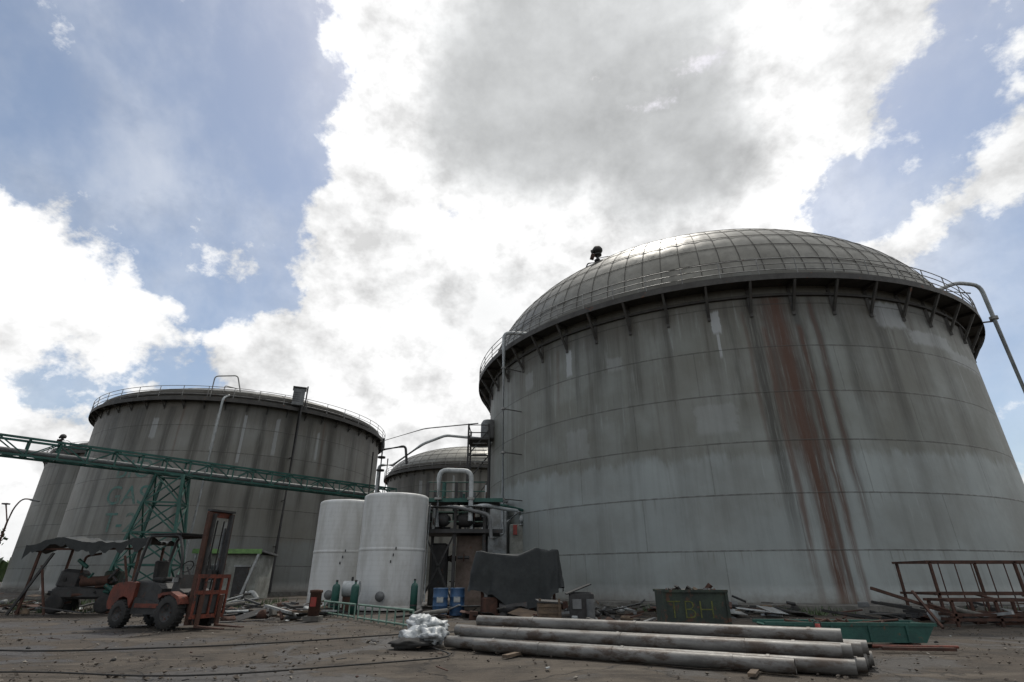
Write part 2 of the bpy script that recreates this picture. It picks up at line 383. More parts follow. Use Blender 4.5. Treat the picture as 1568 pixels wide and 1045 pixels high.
def make_tank(name,cx,cy,Rt,Zt,Rr,k,M_wallm,nb,npost,nmer,nlat,rw=.022,pill=.05,bs=1.0):
    rz=math.atan2(-cy,-cx)
    par=empty(name,(cx,cy,0),rz)
    parts=[]
    mb=MB(); prof=[(Rt+.02,.35)]
    z=.35
    while z<Zt+.9: prof.append((Rt,z)); z+=.8
    prof.append((Rt,Zt+1.0)); mb.revolve(prof,(0,0,0),M_wallm,n=192); o=mb.build('wall'); parts.append(o)
    mb=MB(); mb.revolve([(Rt+.9,-.1),(Rt+.85,.3),(Rt-.3,.36)],(0,0,0),M_conc,n=128,smooth=False); parts.append(mb.build('foundation'))
    mb=MB(); z0=Zt+.35; sub=3; na=nmer*sub; nl=nlat*sub; vs=[];fs=[]
    for j in range(nl+1):
        t=(math.pi/2)*(j/nl)**.9
        for i in range(na):
            a=2*math.pi*i/na
            p=pill*abs(math.sin(math.pi*i/sub))*abs(math.sin(math.pi*j/sub))
            r=(Rt-.05+p)*math.cos(t); vs.append((r*math.cos(a),r*math.sin(a),z0+(k+p)*math.sin(t)))
    for j in range(nl):
        for i in range(na): fs.append((j*na+i,j*na+(i+1)%na,(j+1)*na+(i+1)%na,(j+1)*na+i))
    mb.add(vs,fs,M_domeP,True)
    for q in range(nmer):
        a=2*math.pi*q/nmer; pts=[]
        for j in range(0,nl-3,2):
            t=(math.pi/2)*(j/nl)**.9; pts.append((Rt*math.cos(t)*math.cos(a),Rt*math.cos(t)*math.sin(a),z0+.01+k*math.sin(t)))
        mb.path(pts,rw*.9,M_rib,bend=0,n=4)
    for q in range(1,nlat):
        t=(math.pi/2)*(q/nlat)**.9; mb.path([(Rt*math.cos(t)*math.cos(2*math.pi*i/120),Rt*math.cos(t)*math.sin(2*math.pi*i/120),z0+.01+k*math.sin(t)) for i in range(120)],rw,M_rib,n=4,closed=True)
    parts.append(mb.build('domed_roof'))
    mb=MB()
    mb.revolve([(Rt-.01,Zt-.08),(Rr,Zt-.08),(Rr,Zt-.2),(Rr+.06,Zt-.2),(Rr+.06,Zt+.16),(Rr,Zt+.16),(Rr,Zt),(Rt-.01,Zt)],(0,0,0),M_ring,n=160,smooth=False)
    if bs>.7:
        mb.revolve([(Rt,Zt-.75),(Rt+.16,Zt-.75),(Rt+.16,Zt-.6),(Rt,Zt-.6)],(0,0,0),M_ring,n=160,smooth=False)
    mb.revolve([(Rt,Zt+.5),(Rt+.14,Zt+.5),(Rt+.14,Zt+.72),(Rt,Zt+.72)],(0,0,0),M_ring,n=160,smooth=False)
    for i in range(nb):
        a=2*math.pi*(i+.5)/nb; c,s_=math.cos(a),math.sin(a)
        def q(r,z): return (r*c,r*s_,z)
        mb.beam(q(Rr-.05,Zt-.2),q(Rt+.06,Zt-1.7*bs),.13*bs,.13*bs,M_ring)
        mb.beam(q(Rt+.05,Zt-.1),q(Rt+.05,Zt-1.95*bs),.16*bs,.08,M_ring)
        mb.beam(q(Rt+.02,Zt-.17),q(Rr,Zt-.17),.12,.14,M_ring)
    parts.append(mb.build('ring_walkway'))
    mb=MB()
    for i in range(npost):
        a=2*math.pi*i/npost; c,s_=math.cos(a),math.sin(a)
        mb.tube((Rr*c,Rr*s_,Zt+.1),(Rr*c,Rr*s_,Zt+1.2),.03,M_rail,n=6)
    for h in(.45,.82,1.2):
        mb.path([(Rr*math.cos(2*math.pi*i/144),Rr*math.sin(2*math.pi*i/144),Zt+h) for i in range(144)],.028,M_rail,n=6,closed=True)
    parts.append(mb.build('handrail'))
    for o in parts: o.parent=par
    return par
ZT=16.8
big_m=tank_mat('big_tank_paint',
 [(10.2,1.8,0,16,.85),(17.8,1.3,2,16,.75),(20.5,1.2,1,16,.7),(12.5,1.0,6,16,.6),(25,1.5,6,16,.55),(-30,2.2,8,16,.45),(-10,1.5,9,16,.55),(-17,2,11,16,.5),(6.5,.8,7,16,.45),(32,1.6,5,16,.45),(45,2.5,4,16,.4),(14.8,4.2,.5,16,.6),(-22,.9,10,16,.5),(-4,.8,10,16,.4),(15.8,1.2,-6,12,.6)],
 [(14.6,1.5,-12,15.8,.95),(14.2,3.4,4,15.8,.65),(17.6,.8,-6,14,.8),(11.8,.8,-4,14,.75),(16.0,.6,-10,9,.7),(20.4,.8,0,15.5,.6),(-27,.6,10,15,.3),(9.0,.6,5,15,.4)],
 [(4.4,.8,13.9,15.4,.75),(4.4,.25,12.4,14,.7),(-24,.7,13.0,15.0,.7),(-36,1.5,13.2,14.6,.3),(35,3.5,14.2,15.9,.5),(44,6,13.4,14.4,.5),(56,8,12.7,13.7,.45),(2,3.5,8.2,9.9,.22),(-23,2.6,7.6,9.6,.2),(-14,1.6,12.6,13.6,.25)],
 2.6,(.165,.172,.15),(.255,.28,.272),7.2,18.82,ZT,.58,.58)
big=make_tank('domed_storage_tank',16.93,44.9,18.82,ZT,19.85,10.6,big_m,52,60,100,13)
left_m=tank_mat('left_tank_paint',
 [(-40,3,0,16,.7),(-28,2.5,2,16,.75),(-18,2,0,16,.7),(-8,3,3,16,.75),(3,2,0,16,.8),(12,3,2,16,.75),(20,2,4,16,.6),(30,3,2,16,.8),(42,3,0,16,.6),(55,3,0,16,.6),(-52,3,0,16,.6)],
 [(-24,.7,9,16,.4),(26,.7,10,16,.4)],[(-2,1.3,3,6,.25),(36,2.2,6,8,.2),(-33,1.2,13,15,.4),(-12,.6,12,15.6,.5),(-3,.5,11,15.6,.5),(8,.7,12,15.6,.4),(24,.5,12,15,.4)],
 2.4,(.17,.167,.148),(.18,.19,.181),4.5,15.1,ZT,.85,.6)
lt=make_tank('domed_storage_tank',-31.6,62.5,15.1,ZT,15.75,3.0,left_m,52,44,40,6,pill=.0,bs=.45)
lt2=make_tank('domed_storage_tank',-50.9,80.2,15.1,15.8,15.4,3.0,left_m,52,44,40,6,pill=.0,bs=.45)
lt3=make_tank('domed_storage_tank',-6.7,95.4,15.1,ZT,15.75,5.2,left_m,52,44,60,9,pill=.0,bs=.45)
def wrap_text(body,size,g0,z,Rt,par,m):
    cu=bpy.data.curves.new('lettering','FONT'); cu.body=body; cu.size=size; cu.align_x='CENTER'
    o=bpy.data.objects.new('t',cu); sc.collection.objects.link(o); dg=bpy.context.evaluated_depsgraph_get(); dg.update()
    me=bpy.data.meshes.new_from_object(o.evaluated_get(dg)); bpy.data.objects.remove(o)
    for v in me.vertices:
        a=R(g0)+v.co.x/Rt; zz=z+v.co.y; v.co=((Rt+.02)*math.cos(a),(Rt+.02)*math.sin(a),zz)
    me.materials.clear(); me.materials.append(m)
    q=bpy.data.objects.new('lettering',me); sc.collection.objects.link(q); q.parent=par
M_let=mat('faded_green_lettering',(.06,.15,.13),(.12,.15,.13),1.5,.7,dirt=.5)
wrap_text('BIO\nGAS\nT-2',2.3,-36,9.6,15.1,lt,M_let)
def relief(loc,s=1.0):
    mb=MB()
    mb.tube((0,0,0),(.12*s,0,1.0*s),.11*s,M_dark,n=10)
    mb.revolve([(0,.95*s),(.3*s,.97*s),(.3*s,1.04*s),(.17*s,1.06*s),(.17*s,1.2*s),(.34*s,1.25*s),(.4*s,1.38*s),(.4*s,1.5*s),(.28*s,1.7*s),(.1*s,1.78*s),(0,1.78*s)],(.12*s,0,0),M_dark,n=14)
    mb.tube((-.35*s,0,1.3*s),(.1*s,0,1.5*s),.15*s,M_dark); mb.box((-.3*s,0,.85*s),(.3*s,.3*s,.4*s),M_rust,(0,.3,0))
    mb.revolve([(0,-.04*s),(.24*s,-.04*s),(.24*s,.04*s),(0,.04*s)],(.06*s,0,.5*s),M_dark,n=12)
    mb.path([(0,0,.35*s),(-.7*s,0,.25*s),(-.9*s,0,-.3*s)],.05*s,M_dark)
    mb.path([(.1*s,0,.7*s),(.9*s,0,.9*s),(1.5*s,0,.6*s),(1.9*s,0,0)],.035,M_rail)
    return mb.build('pressure_relief_valve',loc)
relief((6.5,34.0,23.1)); relief((-41.6,54.1,17.9),.95); relief((-58.9,67.5,16.9),.95)
def onb(gm,r,z):
    a=math.atan2(-44.9,-16.93)+R(gm); return (16.93+r*math.cos(a),44.9+r*math.sin(a),z)
def onl(gm,r,z):
    a=math.atan2(-62.5,31.6)+R(gm); return (-31.6+r*math.cos(a),62.5+r*math.sin(a),z)
mb=MB()
mb.path([onb(-39,20.3,3.9),onb(-39,20.3,17.8),onb(-36,19.0,17.6)],.13,M_white,n=12,bend=.5)
mb.path([onb(-39,20.3,4.6),onb(-39,20.3,3.9),onb(-43,20.3,3.8),onb(-47,19,3.8)],.13,M_white,n=12)
for z in(6,9,12,15): mb.beam(onb(-39,20.2,z),onb(-39,18.85,z),.05,.05,M_ring); mb.tube(onb(-39,20.3,z-.06),onb(-39,20.3,z+.06),.16,M_rail,n=12)
mb.build('overflow_pipe')
mb=MB()
mb.path([onb(67,20.5,0.2),onb(67,20.5,19.5),onb(63,19.4,19.6),onb(60,18.3,19.0)],.13,M_white,n=12,bend=.6)
mb.path([onb(64,19.9,18.7),onb(60,18.0,19.3),onb(58,17.5,19.0)],.05,M_rail)
mb.beam(onb(67,20.4,16.8),onb(66,19.7,16.8),.08,.08,M_ring)
mb.tube(onb(67,20.5,16.9),onb(67,20.5,17.1),.24,M_rail,n=12)
mb.build('overflow_pipe')
mb=MB()
mb.path([onl(-11,16.0,.5),onl(-11,16.0,16.9),onl(-10,15.2,17.4)],.11,M_white,n=10,bend=.5)
mb.path([onl(-16,15.3,17),onl(-16,15.3,19.2),onl(-9,14.8,19.6),onl(-7,14.6,18)],.06,M_rail,n=10,bend=.3)
mb.path([onl(-12,15.3,17.6),onl(-12,15.3,18.3),onl(-8,15,18.2)],.05,M_rail)
mb.path([onl(14,16,17.5),onl(14,16,.3)],.16,M_dark,n=12)
for z in(4,8,12): mb.beam(onl(14,16,z),onl(14,15.1,z),.08,.08,M_ring)
mb.build('roof_vent_pipe')
mb=MB()
c=onl(13,15.6,18.0)
mb.box(c,(1.1,1.0,1.8),M_grey,(0,0,.4),.06); mb.box((c[0],c[1],c[2]+.95),(1.3,1.2,.12),M_dark,(0,0,.4)); mb.tube((c[0]+.8,c[1],c[2]-1.2),(c[0]+.8,c[1],c[2]+1.2),.07,M_dark)
for i in range(5): mb.box((c[0],c[1]-.52,c[2]-.5+i*.22),(.7,.06,.05),M_dark,(0,0,.4))
mb.build('control_cabinet')
mb=MB()
mb.path([onl(60,16,16.2),(-8,47,13.9),(-2.8,42,13.0)],.05,M_rail,bend=1)
mb.build('overhead_cable')
mb=MB()
mb.path([(-9.5,42,9.6),(-7.2,42,11.3),(-5.4,42,12),(-2.2,42,11.7)],.11,M_white)
mb.path([(-9.5,42,9.6),(-10.6,42,9.6),(-10.6,42,7)],.11,M_white)
mb.path([(-10.2,41,7),(-10.2,41,11.5)],.09,M_grey); mb.path([(-10.2,41,10.6),(-8.4,41,10.9),(-8.2,41,9.5)],.1,M_dark)
mb.path([(-10.9,41,6.5),(-10.9,41,10.4)],.06,M_dark); mb.path([(-9.7,41,6.5),(-9.7,41,9.9)],.05,M_rust)
for z in (9,10): mb.revolve([(0,-.06),(.3,-.06),(.3,.06),(0,.06)],(-10.2,41,z),M_dark,n=12)
mb.build('transfer_pipe')
mb=MB()
px,py=-2.6,41.5
mb.box((px,py,11.3),(1.7,2.6,.15),M_dark)
for dx in(-.8,.8):
    for dy in(-1.2,1.2):
        mb.beam((px+dx,py+dy,.2),(px+dx,py+dy,12.5),.14,.14,M_dark)
for z in(11.8,12.4):
    for dy in(-1.2,1.2): mb.tube((px-.8,py+dy,z),(px+.8,py+dy,z),.035,M_dark,n=6)
    for dx in(-.8,.8): mb.tube((px+dx,py-1.2,z),(px+dx,py+1.2,z),.035,M_dark,n=6)
mb.revolve([(0,0),(.62,0),(.65,.1),(.65,1.3),(.5,1.55),(0,1.65)],(px+.75,py-.4,11.4),M_grey,n=18)
for z in range(2,11,2):
    mb.beam((px-.8,py-1.2,z),(px+.8,py-1.2,z+2),.08,.08,M_dark); mb.beam((px-.8,py-1.2,z),(px+.8,py-1.2,z),.1,.1,M_dark)
for i in range(6): mb.box((px+.1,py-1.35,10.9-i*.28),(1.1,.1,.04),M_grey)
mb.build('access_tower')
# ------------------------------------------------------------------ white FRP tanks
m,g,b,tc=newmat('frp_tank'); P=tc.outputs['Object']
n1=g.noise(g.mapping(P,(1,1,.25)),1.4,6,.65); n2=g.noise(P,7,5,.7)
col=g.mix(g.ss(n1,.4,.7),(.54,.55,.54),(.4,.4,.38)); col=g.mix(g.m('MULTIPLY',g.ss(n2,.62,.75),.45),col,(.2,.17,.13))
sx=g.new('ShaderNodeSeparateXYZ'); g.put(sx.inputs[0],P)
fz=g.m('FRACT',g.m('MULTIPLY',sx.outputs[2],4.4)); col=g.mix(g.m('MULTIPLY',g.ss(g.m('ABSOLUTE',g.m('SUBTRACT',fz,.5)),.15,.0),.12),col,(.3,.3,.28))
col=g.mix(g.m('MULTIPLY',g.ss(g.m('ADD',sx.outputs[2],n2),1.2,.4),.55),col,(.16,.13,.1))
g.put(b.inputs['Base Color'],col); b.inputs['Roughness'].default_value=.5
bp=g.new('ShaderNodeBump'); bp.inputs['Strength'].default_value=.35; bp.inputs['Distance'].default_value=.02; g.put(bp.inputs['Height'],g.m('ADD',g.m('MULTIPLY',fz,.2),n2)); g.put(b.inputs['Normal'],bp.outputs[0])
M_frp=m
for (x,y,h,rr) in((-6.13,28.9,5.35,1.68),(-9.35,31.5,5.35,1.66)):
    mb=MB()
    mb.revolve([(rr+.1,.0),(rr+.1,.15),(rr+.01,.16),(rr,.18),(rr,.2),(rr,2.58),(rr,2.6),(rr+.015,2.62),(rr+.015,2.72),(rr,2.74),(rr,2.76),(rr,h-.16),(rr,h-.14),(rr-.02,h-.05),(rr-.1,h),(rr*.5,h+.1),(0,h+.14)],(0,0,0),M_frp,n=64)
    mb.tube((0,-rr-.25,.6),(0,-rr+.1,.6),.12,M_frp); mb.revolve([(0,0),(.22,0),(.22,.06),(0,.06)],(0,-rr-.25,.6),M_grey,n=16,rot=Euler((R(90),0,0)))
    mb.path([(rr+.15,-.4,.3),(rr+.15,-.4,h-.4)],.05,M_white)
    for k in range(3): mb.box((.3+.1*k,-rr+.02*k,2.1+.3*k),(.05,.03,.12),M_dark)
    o=mb.build('white_fiberglass_tank',(x,y,.02))
# ------------------------------------------------------------------ truss bridge
mb=MB()
A=Vector((-43.5,17.8,8.2)); B=Vector((-11.6,52.4,8.2)); d=(B-A); Ln=d.length; d.normalize(); s_=Vector((-d.y,d.x,0))*.55; up=Vector((0,0,1.05))
N=int(Ln/1.5)
for off in(-s_,s_):
    for u_ in(Vector((0,0,0)),up): mb.beam(A+off+u_,B+off+u_,.13,.13,M_green)
for i in range(N+1):
    p=A+d*(Ln*i/N)
    mb.beam(p-s_,p-s_+up,.08,.08,M_green); mb.beam(p+s_,p+s_+up,.08,.08,M_green); mb.beam(p-s_,p+s_,.08,.08,M_green); mb.beam(p-s_+up,p+s_+up,.08,.08,M_green)
    if i<N:
        q=A+d*(Ln*(i+1)/N); aa,bb=(p,q) if i%2 else (q,p)
        mb.beam(aa-s_,bb-s_+up,.07,.07,M_green); mb.beam(aa+s_,bb+s_+up,.07,.07,M_green); mb.beam(aa-s_,bb+s_,.06,.06,M_green)
mb.tube(A+Vector((0,0,.3)),B+Vector((0,0,.3)),.16,M_grey); mb.tube(A+s_*.5+Vector((0,0,.22)),B+s_*.5+Vector((0,0,.22)),.08,M_dark)
mb.build('truss_pipe_bridge')
mb=MB()
T=Vector((-24.6,38.6,0)); ux=Vector((math.cos(.3),math.sin(.3),0)); uy=Vector((-ux.y,ux.x,0))
def tl(i,z):
    w=1.9-z/8.1*1.05; a,b_=((-1,-1),(1,-1),(1,1),(-1,1))[i%4]; return T+ux*(a*w)+uy*(b_*w)+Vector((0,0,z))
for i in range(4):
    mb.beam(tl(i,0),tl(i,8.15),.16,.16,M_green)
    zs=[0.1,2.2,4.2,6.2,8.1]
    for k in range(4):
        mb.beam(tl(i,zs[k]),tl(i+1,zs[k+1]),.09,.09,M_green); mb.beam(tl(i+1,zs[k]),tl(i,zs[k+1]),.09,.09,M_green); mb.beam(tl(i,zs[k+1]),tl(i+1,zs[k+1]),.1,.1,M_green)
mb.build('truss_support_tower')
# ------------------------------------------------------------------ pipe rack centre
mb=MB()
X0,X1,Y0,Y1=-4.7,-1.5,30,33
for x in(X0,-3.1,X1):
    for y in(Y0,Y1): mb.beam((x,y,0),(x,y,6.3 if x<X1 else 5.4),.16,.16,M_dark)
for z,mm in((3.7,M_dark),(5.3,M_green)):
    mb.box(((X0+X1)/2+.3,(Y0+Y1)/2,z),(X1-X0+1.0,Y1-Y0+.3,.12),M_dark)
    mb.beam((X0-.2,Y0-.2,z),(X1+1.0,Y0-.2,z),.16,.2,mm)
for z in(4.2,4.7,5.8,6.3):
    mb.tube((X0,Y0,z),(X1,Y0,z),.03,M_green if z>5 else M_pale,n=6)
mb.beam((X0,Y0,0.3),(-3.1,Y0,3.6),.08,.08,M_dark); mb.beam((-3.1,Y0,.3),(X0,Y0,3.6),.08,.08,M_dark)
for i in range(12): mb.box((X0-.55,Y0+.1,.4+i*.3),(.5,.05,.05),M_rust)
for x in(X0-.8,X0-.3): mb.tube((x,Y0+.1,0),(x,Y0+.1,4.6),.04,M_rust,n=6)
mb.box((-2.3,31.6,1.8),(1.5,1.6,3.5),mat('stained_panel',(.17,.13,.11),(.09,.07,.055),1.2,.8,rust=.3),(0,0,0),.04)
mb.box((-4.0,31.2,1.6),(.9,.9,3.1),M_dark,(0,0,0),.1)
for k in range(38):
    x=random.uniform(X0+.1,X1+.3); z=random.choice([3.9,4.2,4.5,4.9,5.6,2.4,1.2,.8]); y=random.uniform(Y0-.1,Y1-.5)
    L_=random.uniform(.4,1.3)
    if random.random()<.5: mb.tube((x-L_/2,y,z),(x+L_/2,y,z),random.uniform(.06,.2),random.choice([M_dark,M_grey,M_rust,M_dark]))
    else: mb.tube((x,y,z-.4),(x,y,z+L_*.8),random.uniform(.05,.13),random.choice([M_dark,M_grey,M_green,M_white]))
    mb.revolve([(0,0),(.2,0),(.2,.05),(0,.05)],(x,y,z),M_rust,n=12,rot=Euler((0,R(random.choice([0,90])),0)))
for x in(-3.9,-2.6): mb.revolve([(0,-.5),(.25,-.45),(.34,-.2),(.34,.3),(.2,.5),(0,.5)],(x,30.2,4.3),M_dark,n=16,rot=Euler((R(90),0,R(70))))
mb.build('steel_pump_platform')
mb=MB()
mb.path([(-4.05,29.6,3.9),(-4.05,29.6,6.9),(-2.25,29.6,6.85),(-2.25,29.6,4.2)],.13,M_white,n=14,bend=.45)
mb.tube((-4.05,29.6,5.3),(-4.05,29.6,5.42),.2,M_rail); mb.tube((-2.25,29.6,5.3),(-2.25,29.6,5.42),.2,M_rail)
mb.path([(-2.8,29.5,4.9),(-1.4,29.5,5.0),(-.6,31,5.0),(.3,33,5.1)],.1,M_white,n=10)
mb.path([(-4.5,29.4,4.9),(-3,29.4,4.9),(-1.2,29.4,4.5),(-1.1,29.4,3.3)],.1,M_grey,n=10)
mb.path([(-7.2,31.5,5.6),(-4.5,31.5,5.55),(-.5,33,5.4),(1.5,37,5.4)],.09,M_green,n=10)
mb.build('arched_pipe')
mb=MB()
mb.box((-1.2,36.6,3.0),(1.6,1.6,6.0),M_sheet,(0,0,.1),.05,taper=.97); mb.box((-1.2,36.6,6.05),(1.75,1.75,.12),M_grey,(0,0,.1))
mb.box((.45,36.2,2.3),(1.3,1.6,4.5),M_wall,(0,0,.1),.05); mb.path([(-.3,35.7,4.7),(.6,35.6,5.5),(1.4,35.8,5.5)],.1,M_white); mb.box((.2,35.3,4.2),(.25,.04,.6),M_red)
mb.path([(.6,35.4,4.5),(.6,35.4,5.0),(1.2,36.5,5.0),(2.2,40,5)],.14,M_white)
mb.build('white_filter_housing')
# ------------------------------------------------------------------ tarp covered machine
mb=MB()
def tarp3(mb,cx,cy,w,dp,poles,hem,m,seed):
    n=220; lev=40; vs=[];fs=[]; e=.22
    def hf(X,Y):
        h=2.34
        for (px_,py_,hh,sg) in poles: h+=hh*math.exp(-(((X-px_)/sg)**2+((Y-py_)/.5)**2))
        return h
    for j in range(lev+1):
        t=j/lev
        for i in range(n):
            a=2*math.pi*i/n; ca,sa=math.cos(a),math.sin(a)
            bx=math.copysign(abs(ca)**e,ca); by=math.copysign(abs(sa)**e,sa)
            if t<.35:
                k=t/.35; X=bx*k; Y=by*k; z=hf(X,Y)+.03*noise.fractal(Vector((X*5+seed,Y*4,1)),1,2,3)
                vs.append((cx+w/2*X,cy+dp/2*Y,z))
            else:
                k=(t-.35)/.65
                s_=bx*w/2*2.2+by*dp/2*2.2
                q1=noise.noise(Vector((s_*.9+seed,k*.7,by))); 
                f1=math.sin(s_*3.1+3*q1+.8*k); f1=math.copysign(abs(f1)**.6,f1)
                q2=abs(noise.noise(Vector((s_*1.6,k*1.5+seed,2))))
                rad=1+.07*k+.055*f1*k**.7-.14*q2*k
                top=hf(bx,by)-.02; hm=hem(bx)+.18*noise.noise(Vector((s_*1.2+seed,0,5)))
                z=top-(top-max(hm,.02))*k
                vs.append((cx+w/2*rad*bx-.10*k*(1-bx),cy+dp/2*rad*by,z))
    for j in range(lev):
        for i in range(n): fs.append((j*n+i,(j+1)*n+i,(j+1)*n+(i+1)%n,j*n+(i+1)%n))
    mb.add(vs,fs,m,True)
tarp3(mb,.22,24.2,3.45,2.2,[(-.95,-1,.10,.2),(-.1,-1,-.12,.3),(.45,-1,.22,.16),(.95,-1,.16,.25),(-.9,1,.1,.3),(.6,1,.25,.4)],
      lambda X:.95-.9*math.exp(-((X-.15)/.5)**2)+.25*max(0,X-.6),M_tarp,2.3)
for x in(-1.2,-.2,.8,1.7): mb.box((x,23.5,.5),(.12,.12,1.0),M_rust)
mb.box((.3,24.2,.55),(2.6,1.2,.9),M_dark,(0,0,0),.08); mb.box((-.9,23.3,.35),(.6,.5,.7),M_rust,(0,0,.3),.05)
mb.tube((-.5,23.2,.3),(.6,23.2,.35),.22,M_dark)
mb.build('tarpaulin_covered_machine')
# ------------------------------------------------------------------ forklift
mb=MB()
def wheel(mb,x,y,r,w):
    rr=Euler((R(90),0,0)); mb.revolve([(r*.55,-w/2),(r*.93,-w/2),(r,-w*.35),(r,w*.35),(r*.93,w/2),(r*.55,w/2)],(x,y,r),M_black,n=28,rot=rr)
    mb.revolve([(0,-w*.3),(r*.2,-w*.3),(r*.24,-w*.42),(r*.5,-w*.3),(r*.56,-w*.48)],(x,y,r),M_dark,n=20,rot=rr)
    mb.revolve([(r*.56,w*.48),(r*.5,w*.3),(r*.24,w*.42),(r*.2,w*.3),(0,w*.3)],(x,y,r),M_dark,n=20,rot=rr)
    for i in range(8):
        a=2*math.pi*i/8; mb.tube((x+r*.36*math.cos(a),y+w*.3,r+r*.36*math.sin(a)),(x+r*.36*math.cos(a),y+w*.42,r+r*.36*math.sin(a)),.018,M_rust,n=6); mb.tube((x+r*.36*math.cos(a),y-w*.42,r+r*.36*math.sin(a)),(x+r*.36*math.cos(a),y-w*.3,r+r*.36*math.sin(a)),.018,M_rust,n=6)
    for i in range(22):
        a=2*math.pi*i/22; mb.box((x+r*math.cos(a),y,r+r*math.sin(a)),(.04,w*.9,.05),M_black,(0,-a,0))
for sy in(-.62,.62): wheel(mb,1.05,sy,.47,.3); wheel(mb,-1.2,sy*.93,.38,.24)
mb.prism([(-1.85,.5),(-1.92,.7),(-1.9,1.0),(-1.8,1.18),(-1.6,1.26),(-1.2,1.3),(-.75,1.27),(-.75,.8),(-.85,.55),(-1.0,.82),(-1.2,.88),(-1.4,.82),(-1.55,.5)],-.62,.62,M_orange)
mb.prism([(-.8,.38),(.75,.38),(.8,.62),(-.75,.85)],-.56,.56,M_dark)
mb.box((-.05,-.575,.62),(1.2,.03,.12),M_orange); mb.box((-1.86,0,.75),(.12,.8,.3),M_dark)
for i in range(5): mb.box((-1.5+i*.12,0,1.3),(.04,.7,.03),M_dark)
mb.prism([(-.85,.85),(.3,.7),(.3,1.1),(.05,1.25),(-.85,1.3)],-.5,.5,M_dark)
mb.prism([(.6,.6),(1.25,.6),(1.3,1.0),(1.05,1.1),(.95,1.5),(.78,1.5),(.7,.9)],-.5,.5,M_dark)
mb.box((.35,-.5,.62),(.6,.14,.06),M_dark); mb.box((.4,-.55,.35),(.4,.1,.04),M_dark)
for sy in(-1,1):
    mb.prism([(.55,.95),(.75,1.0),(1.1,1.03),(1.45,.9),(1.58,.7),(1.5,.68),(1.38,.83),(1.08,.95),(.75,.92),(.6,.8)],sy*.62-.16,sy*.62+.16,M_orange)
mb.box((-.35,0,1.36),(.55,.5,.14),M_black,bev=.04); mb.box((-.62,0,1.65),(.13,.48,.55),M_black,(0,-.15,0),.04)
mb.tube((.8,0,1.45),(.55,0,1.72),.025,M_dark,n=8)
mb.path([(.55+.09*math.sin(2*math.pi*i/20)*1,.19*math.cos(2*math.pi*i/20),1.74+.16*math.sin(2*math.pi*i/20)) for i in range(20)],.018,M_black,n=6,closed=True)
for k in range(3): mb.path([(.85,.2+k*.07,1.4),(.8,.22+k*.07,1.65)],.012,M_black,n=6)
for sy in(-.5,.5):
    mb.path([(1.0,sy,1.4),(.85,sy,2.1),(.55,sy,2.66),(-.85,sy,2.66),(-1.0,sy,2.0),(-1.05,sy,1.25)],.045,M_dark,n=8,bend=.15)
for i in range(9): mb.box((-.8+i*.17,0,2.68),(.06,1.0,.04),M_dark)
mb.box((-.15,0,2.725),(1.6,1.12,.03),M_dark,(0,.01,0))
tl_=lambda z:1.62+(z-.1)*-.02
for sy in(-.42,.42):
    mb.beam((tl_(.1),sy,.12),(tl_(3.3),sy,3.34),.09,.16,M_rust); mb.beam((tl_(.1)+.1,sy*.78,.12),(tl_(3.3)+.1,sy*.78,3.3),.07,.14,M_dark)
    mb.tube((tl_(.3)-.12,sy*.85,.3),(tl_(3)-.12,sy*.85,2.9),.045,M_grey,n=8)
    mb.tube((1.1,sy*.9,.7),(1.55,sy*.9,1.1),.05,M_dark,n=8)
    mb.path([(tl_(2)+.02,sy*.3,.6),(tl_(2)+.02,sy*.3,3.1)],.025,M_black,n=6)
for z in(.35,1.55,3.28): mb.box((tl_(z)-.06,0,z),(.08,.9,.16),M_dark if z<3 else M_orange)
mb.box((tl_(3.3),0,3.4),(.2,.92,.06),M_dark)
for z in(.35,1.0,1.45): mb.box((1.85,0,z),(.07,1.15,.11),M_orange)
for sy in(-.55,-.28,0,.28,.55): mb.box((1.87,sy,.9),(.05,.06,1.1),M_orange)
mb.box((1.8,0,.68),(.06,.6,.5),M_dark)
for sy in(-.35,.35): mb.box((1.92,sy,.5),(.05,.13,.85),M_rust); mb.prism([(1.9,.06),(3.0,.05),(3.0,.08),(1.9,.12)],sy-.065,sy+.065,M_rust)
mb.tube((-1.0,.35,1.2),(-1.0,.35,1.95),.04,M_dark,n=8)
mb.box((.9,-.58,1.35),(.06,.16,.12),M_sheet)
mb.build('forklift',(-11.0,18.6,0),R(-22))
# ------------------------------------------------------------------ lean-to shelter with machine
mb=MB()
vs=[];fs=[];nx,ny=60,16
for j in range(ny):
    for i in range(nx):
        x=-2.5+5.0*i/(nx-1); y=-1.3+2.6*j/(ny-1)
        z=2.95+.3*noise.fractal(Vector((x*.55+4,y*.5,2)),1,2,2)+.10*noise.fractal(Vector((x*2.1,y*2.1,7)),1,2,3)-.22*max(0,-x-1.4)-.1*max(0,x-1.6)
        vs.append((x+.05*noise.noise(Vector((y*3,x,1))),y,z))
for j in range(ny-1):
    for i in range(nx-1): fs.append((j*nx+i,j*nx+i+1,(j+1)*nx+i+1,(j+1)*nx+i))
mb.add(vs,fs,M_tarp,True); mb.add([(v[0],v[1],v[2]-.06) for v in vs],fs,M_tarp,True)
mb.add([(v[0],-1.32-.06*q_*noise.noise(Vector((v[0]*4,0,0))),v[2]-q_*.38*(1+1.1*noise.fractal(Vector((v[0]*1.7,0,3)),1,2,3))) for q_ in(0,1) for v in vs[:nx]],[(i,nx+i,nx+i+1,i+1) for i in range(nx-1)],M_tarp,True)
for x in(-2.1,2.1):
    for y in(-1.1,1.1): mb.beam((x,y,0),(x*.95,y,2.75),.09,.09,M_rust)
